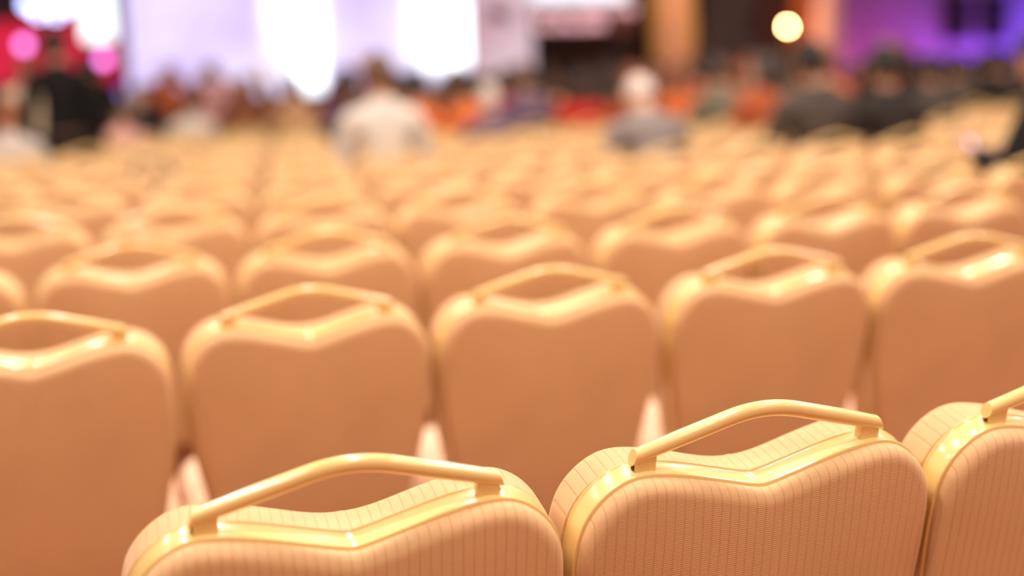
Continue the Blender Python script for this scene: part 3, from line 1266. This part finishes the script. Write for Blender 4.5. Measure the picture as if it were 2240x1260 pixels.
# columns
M_GOLD = mat('gold_paint', (.60, .33, .09), .35, metal=.3, noise=(14, .15, .1))
M_SALM = mat('salmon_plaster', (.72, .36, .24), .6, noise=(6, .08, .1))
M_PNK = mat('pink_marble', (.75, .42, .42), .4, noise=(6, .1, .1))


def column(px0, px1, m_shaft, m_edge, label, gap=.9):
    a, b_ = at_wall(px0, 100, gap), at_wall(px1, 100, gap)
    r_ = (b_.x - a.x) / 2
    root = empty('column', ((a.x + b_.x) / 2, WALL_Y - gap, 0))
    m = MB()
    m.box((-r_ * 1.15, -r_ * 1.15, 0), (r_ * 1.15, r_ * 1.15, .35), .02)
    m.build('plinth', m_edge, root, smooth=False)
    m = MB()
    m.lathe([(r_ * .74, .35), (r_ * .74, CEIL - .4)], 32)
    m.build('shaft', m_shaft, root)
    for sx in (-1, 1):
        m = MB()
        m.tube([(sx * r_ * .82, -.10, .35), (sx * r_ * .82, -.10, CEIL - .4)], r_ * .2, 12)
        m.build('gilded_rib', m_edge, root)
    m = MB()
    m.box((-r_ * 1.15, -r_ * 1.15, CEIL - .4), (r_ * 1.15, r_ * 1.15, CEIL - .001), .02)
    m.build('capital', m_edge, root, smooth=False)
    tag(root, label, 'column')
    root['kind'] = 'thing'


column(1420, 1512, M_SALM, M_GOLD, 'gold-edged salmon column right of the dark wall')
column(1778, 1826, M_PNK, M_PNK, 'slim pink column beside the purple wall')
(xa, za), (xb, zb) = rect(1738, -200, 1776, 190, .1)
o = panel('wall_panel', (xa, 5.4), (xb, 0), WALL_Y - .14, WALL_Y - .001, mat('orange_brown_panel', (.55, .20, .06), .5, noise=(5, .1, 0)))
tag(o, 'orange-brown upright wall panel behind the glowing lamp', 'panel')
(xa, za), (xb, zb) = rect(1530, -200, 1650, 190, .1)
o = panel('drape', (xa, 5.4), (xb, 0), WALL_Y - .12, WALL_Y - .001, plane_mat('charcoal_violet_drape', (.05, .04, .055), (.07, .055, .075), 4))
tag(o, 'charcoal-violet drape between the gold column and the lamp', 'drape')


# glowing floor lamp
def globe_lamp(px, py, gap, rad, label, m_glow, energy, colr):
    q = at_wall(px, py, gap)
    root = empty('floor_lamp', (q.x, q.y, 0))
    m = MB()
    m.lathe([(.001, 0), (.20, 0), (.20, .02), (.03, .05), (.018, .08), (.018, q.z - rad * .9), (.05, q.z - rad * .85), (.001, q.z - rad * .8)], 20)
    m.build('stand', M_RING, root)
    b_ = bmesh.new()
    bmesh.ops.create_uvsphere(b_, u_segments=24, v_segments=16, radius=rad)
    m = MB()
    m.bm(b_)
    m.v = [v + Vector((0, 0, q.z)) for v in m.v]
    m.build('globe', m_glow, root)
    tag(root, label, 'lamp')
    lamp('globe_lamp_light', 'POINT', (q.x, q.y - rad - .05, q.z), energy, colr, shadow_soft_size=rad)


globe_lamp(1722, 58, 1.2, 0.042, 'glowing warm globe lamp on a tall stand between the drape and the pink column', mat('glowing_globe', (1, .8, .5), .4, emit=(1.0, .70, .32), estr=34.0), 60, (1, .6, .3))

# loudspeakers on the purple wall
M_SPK = mat('black_speaker_case', (.012, .011, .010), .5)
M_GRL = mat('dark_speaker_grille', (.02, .016, .014), .7, noise=(60, .5, .5))
for px0, px1, lab in ((2083, 2124, 'black loudspeaker on the purple wall, the left one of two'), (2164, 2204, 'black loudspeaker on the purple wall, nearest the blue light')):
    (xa, za), (xb, zb) = rect(px0, -14, px1, 88, .35)
    r_ = empty('loudspeaker', ((xa + xb) / 2, WALL_Y - .01, (za + zb) / 2))
    hw, hh = (xb - xa) / 2, (za - zb) / 2
    m = MB()
    m.box((-hw, -.36, -hh), (hw, -.06, hh), .015)
    m.build('case', M_SPK, r_, smooth=False)
    m = MB()
    m.box((-hw * .9, -.372, -hh * .94), (hw * .9, -.361, hh * .94), .004)
    m.build('grille', M_GRL, r_, smooth=False)
    m = MB()
    m.box((-.05, -.06, -.1), (.05, 0, .1))
    m.build('wall_bracket', M_SPK, r_, smooth=False)
    tag(r_, lab, 'loudspeaker')


# coloured floodlights on the floor along the purple wall
def flood(x, z, y, aim, energy, colr, label, group, glow, name='floodlight', rad=.11, spot=R(100)):
    r_ = empty(name, (x, y, z))
    d = Vector(aim).normalized()
    q = d.to_track_quat('Z', 'Y').to_matrix().to_4x4()
    m = MB()
    m.lathe([(.03, -.22), (rad, -.16), (rad, -.012), (rad * .92, 0), (rad * .92, -.02), (.02, -.03)], 20)
    m.v = [q @ v for v in m.v]
    m.build('housing', M_SPK, r_)
    m = MB()
    m.lathe([(.001, -.004), (rad * .9, -.006), (rad * .9, -.014), (.001, -.014)], 20)
    m.v = [q @ v for v in m.v]
    m.build('lens', glow, r_)
    m = MB()
    m.tube([(-rad - .02, 0, -.02), (-rad - .02, 0, -.16), (rad + .02, 0, -.16), (rad + .02, 0, -.02)], .01, 6)
    m.build('yoke', M_SPK, r_)
    tag(r_, label, 'stage light', group)
    if energy:
        lamp('flood_beam', 'SPOT', Vector((x, y, z)) + d * .03, energy, colr, rot=d.to_track_quat('-Z', 'Y').to_euler(), spot_size=spot, spot_blend=.8, shadow_soft_size=rad)
    return r_


def glow(name, c, k):
    return mat(name, c, .4, emit=c, estr=k)


M_LENS2 = mat('added_spot_lens', (1, .8, .6), .4, emit=(1.0, .78, .5), estr=6.0)
for px_, e_, lab in ((1466, 900, 'added unseen spotlight brightening the gold-edged column'), (1802, 420, 'added unseen spotlight brightening the slim pink column'), (1300, 60, 'added unseen spotlight brightening the lettered sign')):  # unseen spots, added to brighten the columns and the sign
    q = at_wall(px_, 100, .9)
    s0 = Vector((q.x, WALL_Y - 3.2, CEIL - .12))
    d = Vector((q.x, WALL_Y - .9, 2.0)) - s0
    r_ = flood(s0.x, s0.z, s0.y, d, e_, (1, .72, .42), lab, None, M_LENS2, name='added_spotlight', rad=.08, spot=R(34))
    m = MB()
    m.tube([(0, 0, .0), (0, 0, .12)], .012, 8)
    m.build('stem', M_SPK, r_)


G_MAG, G_VIO, G_BLU = glow('magenta_lens', (.8, .05, .6), 3), glow('violet_lens', (.35, .08, .9), 3), glow('blue_lens', (.15, .12, 1.0), 3)
xw = [at_wall(p, 150, .9).x for p in (1890, 2010, 2130, 2250, 2370)]
cols = [((.75, .08, .30), G_MAG), ((.62, .08, .55), G_MAG), ((.52, .12, .85), G_VIO), ((.34, .12, 1.0), G_VIO), ((.22, .12, 1.0), G_BLU)]
for i, (x, (c_, g_)) in enumerate(zip(xw, cols)):
    flood(x, .20, WALL_Y - 1.1, (0, .62, 1), 170 + 80 * i, c_, 'small coloured floodlight on the floor washing the purple wall', 'floodlights along the purple wall', g_)

# stage lights left of the screens
G_WB, G_PINK, G_VB = glow('blue_white_lens', (.50, .56, 1.0), 7), glow('pink_lens', (1.0, .25, .85), 4), glow('indigo_lens', (.10, .05, .60), 1.6)
tw = empty('lighting_tower', (at_wall(96, 30, 1.4).x, WALL_Y - 1.4, STAGE_H + .03))
tz = at_wall(100, 0, 1.4).z + .5 - STAGE_H
m = MB()
for sx in (-.12, .12):
    for sy in (-.12, .12):
        m.tube([(sx, sy, 0), (sx, sy, tz)], .02, 8)
m.build('upright', M_BEZEL, tw)
m = MB()
k = 0
z_ = .1
while z_ < tz - .3:
    m.tube([(-.12, -.12, z_), (.12, -.12, z_ + .25), (.12, .12, z_ + .25), (-.12, .12, z_), (-.12, -.12, z_)], .010, 6)
    z_ += .25
m.build('bracing', M_BEZEL, tw)
m = MB()
m.box((-.3, -.3, -.0), (.3, .3, .03), .005)
m.build('base_plate', M_BEZEL, tw, smooth=False)
m = MB()
m.tube([(-.75, -.16, tz - .45), (.75, -.16, tz - .45)], .024, 10)
m.tube([(-.75, -.16, tz - .15), (.75, -.16, tz - .15)], .024, 10)
m.build('crossbar', M_BEZEL, tw)
tag(tw, 'black lighting tower left of the bright screens, hung with blue-white lamps', 'lighting tower')
for px_, py_, w in ((62, 8, 'topmost left'), (84, 26, 'lower left'), (108, 6, 'upper middle'), (122, 28, 'lower right'), (146, 12, 'rightmost')):
    q = at_wall(px_, py_, 1.75)
    flood(q.x, q.z, q.y, (-.1, -1, -.12), 0, None, 'blue-white stage lamp on the lighting tower, the %s of its cluster' % w, 'stage lamps on the tower', G_WB, name='stage_lamp', rad=.10)
for px_, py_, g_, lab in ((52, 98, G_PINK, 'pink stage lamp glowing before the red backdrop'), (226, 130, G_PINK, 'pink stage lamp glowing by the corner of the large screen'), (10, 192, G_VB, 'indigo stage lamp at the far left edge'), (262, 206, G_VB, 'indigo stage lamp low under the large screen')):
    q = at_wall(px_, py_, 2.2)
    flood(q.x, q.z, q.y, (-.1, -1, -.02), 0, None, lab, None, g_, name='stage_lamp', rad=.09)
    p = empty('lamp_stand', (q.x, q.y, STAGE_H + .03))
    m = MB()
    m.tube([(0, .0, .0), (0, .0, q.z - STAGE_H - .22)], .018, 8)
    m.build('pole', M_BEZEL, p)
    for a in (0, 120, 240):
        m = MB()
        m.tube([(0, 0, .25), (.22 * math.cos(R(a)), .22 * math.sin(R(a)), .008)], .009, 6)
        m.build('leg', M_BEZEL, p)
    tag(p, 'thin black stand carrying the ' + lab.replace(' glowing', ''), 'stand')

# ------------------------------------------------------------------ the audience
TAKEN = set()


def seat_near(row, px):
    best = min(range(len(SEATS[row])), key=lambda i: abs(pix((SEATS[row][i][0], SEATS[row][i][1] + .2, 1.2))[0] - px) + (9999 if (row, i) in TAKEN else 0))
    TAKEN.add((row, best))
    return SEATS[row][best]


HERO = [  # row, px, pose, hair, shirt, trousers, hair colour, skin, scale, label
    (6, 862, 'sit', 'short', 'white', 'charcoal', 'brown', 0, 1.07, 'person in a white shirt sitting alone in front of the crowd, left of centre'),
    (5, 1392, 'lean', 'fringe', 'grey', 'charcoal', 'white', 2, 1.02, 'bald white-haired person in a grey shirt, head bowed, right of centre'),
    (5, 1745, 'sit', 'short', 'dark grey', 'charcoal', 'black', 1, 1.06, 'broad person in a dark grey jacket with black hair, left of the dark-jacketed one'),
    (5, 1925, 'sit', 'short', 'charcoal', 'black', 'black', 1, 1.03, 'person in a charcoal jacket right of the broad dark grey jacket'),
    (11, 432, 'sit', 'short', 'white', 'charcoal', 'brown', 1, .93, 'person in a white shirt beside the brown-jacketed one on the left'),
    (11, 505, 'arm_up', 'long', 'brown', 'charcoal', 'auburn', 0, 1.0, 'auburn-haired person in a brown jacket with one arm raised, left side'),
    (11, 585, 'sit', 'short', 'tan', 'charcoal', 'brown', 0, 1.02, 'person in a tan jacket right of the raised arm, left side'),
    (11, 690, 'arm_up', 'short', 'dark red', 'charcoal', 'dark brown', 0, 1.06, 'person in dark red raising a hand against the lavender screen'),
    (10, 315, 'lean', 'short', 'pink', 'charcoal', 'dark brown', 0, .92, 'person in a pale pink top leaning forward on the left'),
    (8, 1098, 'sit', 'short', 'purple grey', 'charcoal', 'white', 2, .92, 'white-haired person in a purple-grey jacket near the middle'),
    (8, 38, 'sit', 'short', 'light grey', 'charcoal', 'auburn', 0, .92, 'person in a light grey top at the left edge'),
    (11, 195, 'sit', 'short', 'black', 'black', 'auburn', 0, .98, 'person in black with auburn hair near the left edge'),
    (11, 110, 'sit', 'bun', 'charcoal', 'black', 'auburn', 0, .95, 'person in charcoal with a hair bun near the left edge'),
    (8, 1560, 'sit', 'short', 'olive grey', 'charcoal', 'dark brown', 0, 1.03, 'person in an olive-grey jacket left of the broad dark grey one'),
    (8, 1640, 'sit', 'short', 'olive grey', 'charcoal', 'black', 1, 1.04, 'black-haired person in an olive-grey coat just behind the broad dark grey one'),
    (7, 1868, 'sit', 'bun', 'dark grey', 'charcoal', 'auburn', 2, 1.05, 'person with an auburn bun in dark grey by the purple wall'),
    (8, 1700, 'sit', 'short', 'orange', 'charcoal', 'auburn', 0, 1.08, 'person in an orange top sitting below the glowing lamp'),
    (7, 2030, 'sit', 'short', 'dark grey', 'black', 'black', 1, 1.0, 'person in dark grey at the right, before the purple wall'),
    (9, 1270, 'sit', 'long', 'red', 'charcoal', 'dark brown', 0, .98, 'long-haired person in a bright red top in the middle of the crowd'),
    (9, 960, 'sit', 'short', 'orange', 'charcoal', 'black', 0, .98, 'person in an orange top right of the white-shirted one'),
    (9, 1345, 'sit', 'short', 'rust', 'charcoal', 'auburn', 0, 1.0, 'person in a rust top behind the bald one'),
    (9, 1500, 'sit', 'long', 'orange', 'charcoal', 'auburn', 0, 1.02, 'auburn long-haired person in orange below the gold column'),
]
for row, px_, pose, hs, top, tr, hc_, sk, sc_, lab in HERO:
    x, y, rz = seat_near(row, px_)
    person(x, y, rz, pose, hs, top, tr, hc_, lab, 'seated audience', sk, sc_)

# person in black at the right edge holding a lit phone
px_r = min(SEATS[3], key=lambda t: abs(pix((t[0], t[1], .91))[0] - 2490))
TAKEN.add((3, SEATS[3].index(px_r)))
person(px_r[0], px_r[1], px_r[2] + .38, 'phone', 'short', 'black', 'black', 'black', 'person in black cut off by the right edge, looking down at a lit phone', 'seated audience', 1, 1.08)

# standing people at the far left
for px_, y_, pose, hs, top, hc_, sk, sc_, lab in (
        (128, 8.9, 'standing', 'short', 'black', 'black', 1, 1.0, 'tall person in black standing before the red backdrop'),
        (196, 10.3, 'standing', 'short', 'black', 'black', 1, .93, 'person in black standing at the corner of the large screen'),
        (58, 11.2, 'standing', 'short', 'cream', 'auburn', 2, .92, 'person in a cream top standing at the left edge'),
        (376, 12.1, 'standing_arms_up', 'bun', 'rust', 'auburn', 0, .86, 'person in rust standing with both arms raised before the screen'),
        (466, 13.0, 'standing_arms_up', 'bun', 'pink', 'brown', 0, .88, 'person in pink standing with both arms raised before the screen'),
        (1640, 12.1, 'standing', 'short', 'red', 'dark brown', 0, .93, 'person in red standing before the charcoal-violet drape'),
        (1975, 12.1, 'standing_arms_up', 'short', 'orange', 'auburn', 0, .90, 'person in orange standing with raised arms by the purple wall')):
    r_i = min(range(16), key=lambda r: abs(ROW_Y[r] + .47 - y_))
    q = at(px_, 180, ROW_Y[r_i] - .20)
    person(q.x, ROW_Y[r_i] - .20, 0, pose, hs, top, 'black', hc_, lab, 'standing people', sk, sc_)

rc = random.Random(21)
PAL_MID = ['red', 'orange', 'rust', 'dark red', 'charcoal', 'dark grey', 'brown', 'black', 'tan', 'olive grey', 'purple grey', 'rust', 'orange']
PAL_DARK = ['black', 'charcoal', 'black', 'dark grey', 'navy', 'charcoal', 'dark red']
PAL_LEFT = ['black', 'charcoal', 'dark red', 'brown', 'purple grey', 'dark grey', 'pink']
TEMPL = [('sit', 'short'), ('sit', 'long'), ('lean', 'fringe'), ('sit_turned', 'long'), ('arms_folded', 'long'), ('sit', 'bun')]
HN = {'short': '%s hair', 'long': 'long %s hair', 'bun': 'a %s bun', 'fringe': 'a %s fringe round a bald head'}
HN2 = {'short': '%s-haired person', 'long': 'person with long %s hair', 'bun': 'person with %s bun', 'fringe': 'balding %s-haired person'}
N_P = 0
for r in range(6, 16):
    for i, (x, y, rz) in enumerate(SEATS[r]):
        px_ = pix((x, y, 1.2))[0]
        first = 11 if px_ < 740 else 9 if px_ < 1640 else 7 if px_ < 2040 else 9
        if r < first or (r, i) in TAKEN:
            continue
        if rc.random() > (.93 if r < first + 2 else .80 if px_ > 740 else .45):
            continue
        pal = PAL_LEFT if px_ < 700 else PAL_MID if px_ < 1750 else PAL_DARK
        top = rc.choice(pal)
        pose, hs = rc.choice(TEMPL)
        hc_ = rc.choice(['black', 'dark brown', 'dark brown', 'brown', 'auburn']) if hs != 'fringe' else rc.choice(['grey', 'white'])
        if px_ > 1750:
            hc_ = rc.choice(['black', 'dark brown', 'black'])
        lab = '%s in %s, %s, %s seat from left' % (HN2[hs] % hc_, top, ROWN[r], ORD[i].replace(' from the left', '').replace('leftmost', 'first'))
        TAKEN.add((r, i))
        person(x, y, rz + rc.uniform(-.08, .08), pose, hs, top, rc.choice(['black', 'charcoal', 'navy']), hc_, lab, 'seated audience', rc.choice((0, 0, 1, 2)), rc.uniform(.94, 1.05))
        N_P += 1
print('crowd', N_P)

# phone in the hands of the person in black
ang = Matrix.Rotation(px_r[2] + .38, 3, 'Z')
c_ = Vector((px_r[0], px_r[1], 0)) + ang @ Vector((-.02, .66, .80)) * 1.08
ph = empty('phone', c_)
ph.rotation_euler = (R(-38), 0, px_r[2] + .45)
m = MB()
m.box((-.039, -.0045, -.078), (.039, .0045, .078), .003)
m.build('case', M_SPK, ph, smooth=False)
m = MB()
m.box((-.035, -.006, -.072), (.035, -.0046, .072))
m.build('display', glow('phone_display', (.55, .62, 1.0), 7), ph, smooth=False)
tag(ph, 'lit blue-white phone held by the person in black at the right edge', 'phone')

# dark bag hung on a chair back on the left
bgx = min(SEATS[6], key=lambda t: abs(pix((t[0], t[1], .9))[0] - 330))
bg = empty('shoulder_bag', (bgx[0] + .12, bgx[1], 0))
m = MB()
prof = []
b_ = bmesh.new()
bmesh.ops.create_cube(b_, size=1)
bmesh.ops.subdivide_edges(b_, edges=b_.edges[:], cuts=3, use_grid_fill=True)
for v in b_.verts:
    t = v.co.z + .5
    v.co = Vector((v.co.x * (.30 - .05 * t), v.co.y * (.11 - .05 * t) - .13, .50 + .26 * t))
m.bm(b_)
m.build('bag_body', mat('dark_violet_leather', (.035, .02, .06), .45, noise=(60, .2, .3)), bg)
m = MB()
m.tube([(-.11, -.12, .75), (-.10, -.085, .85), (-.07, .0, .905), (0, .03, .90), (.07, .0, .905), (.10, -.085, .85), (.11, -.12, .75)], .011, 8)
m.build('strap', mat('dark_strap', (.03, .02, .05), .5), bg)
tag(bg, 'dark violet bag hanging on a chair back on the left', 'bag')
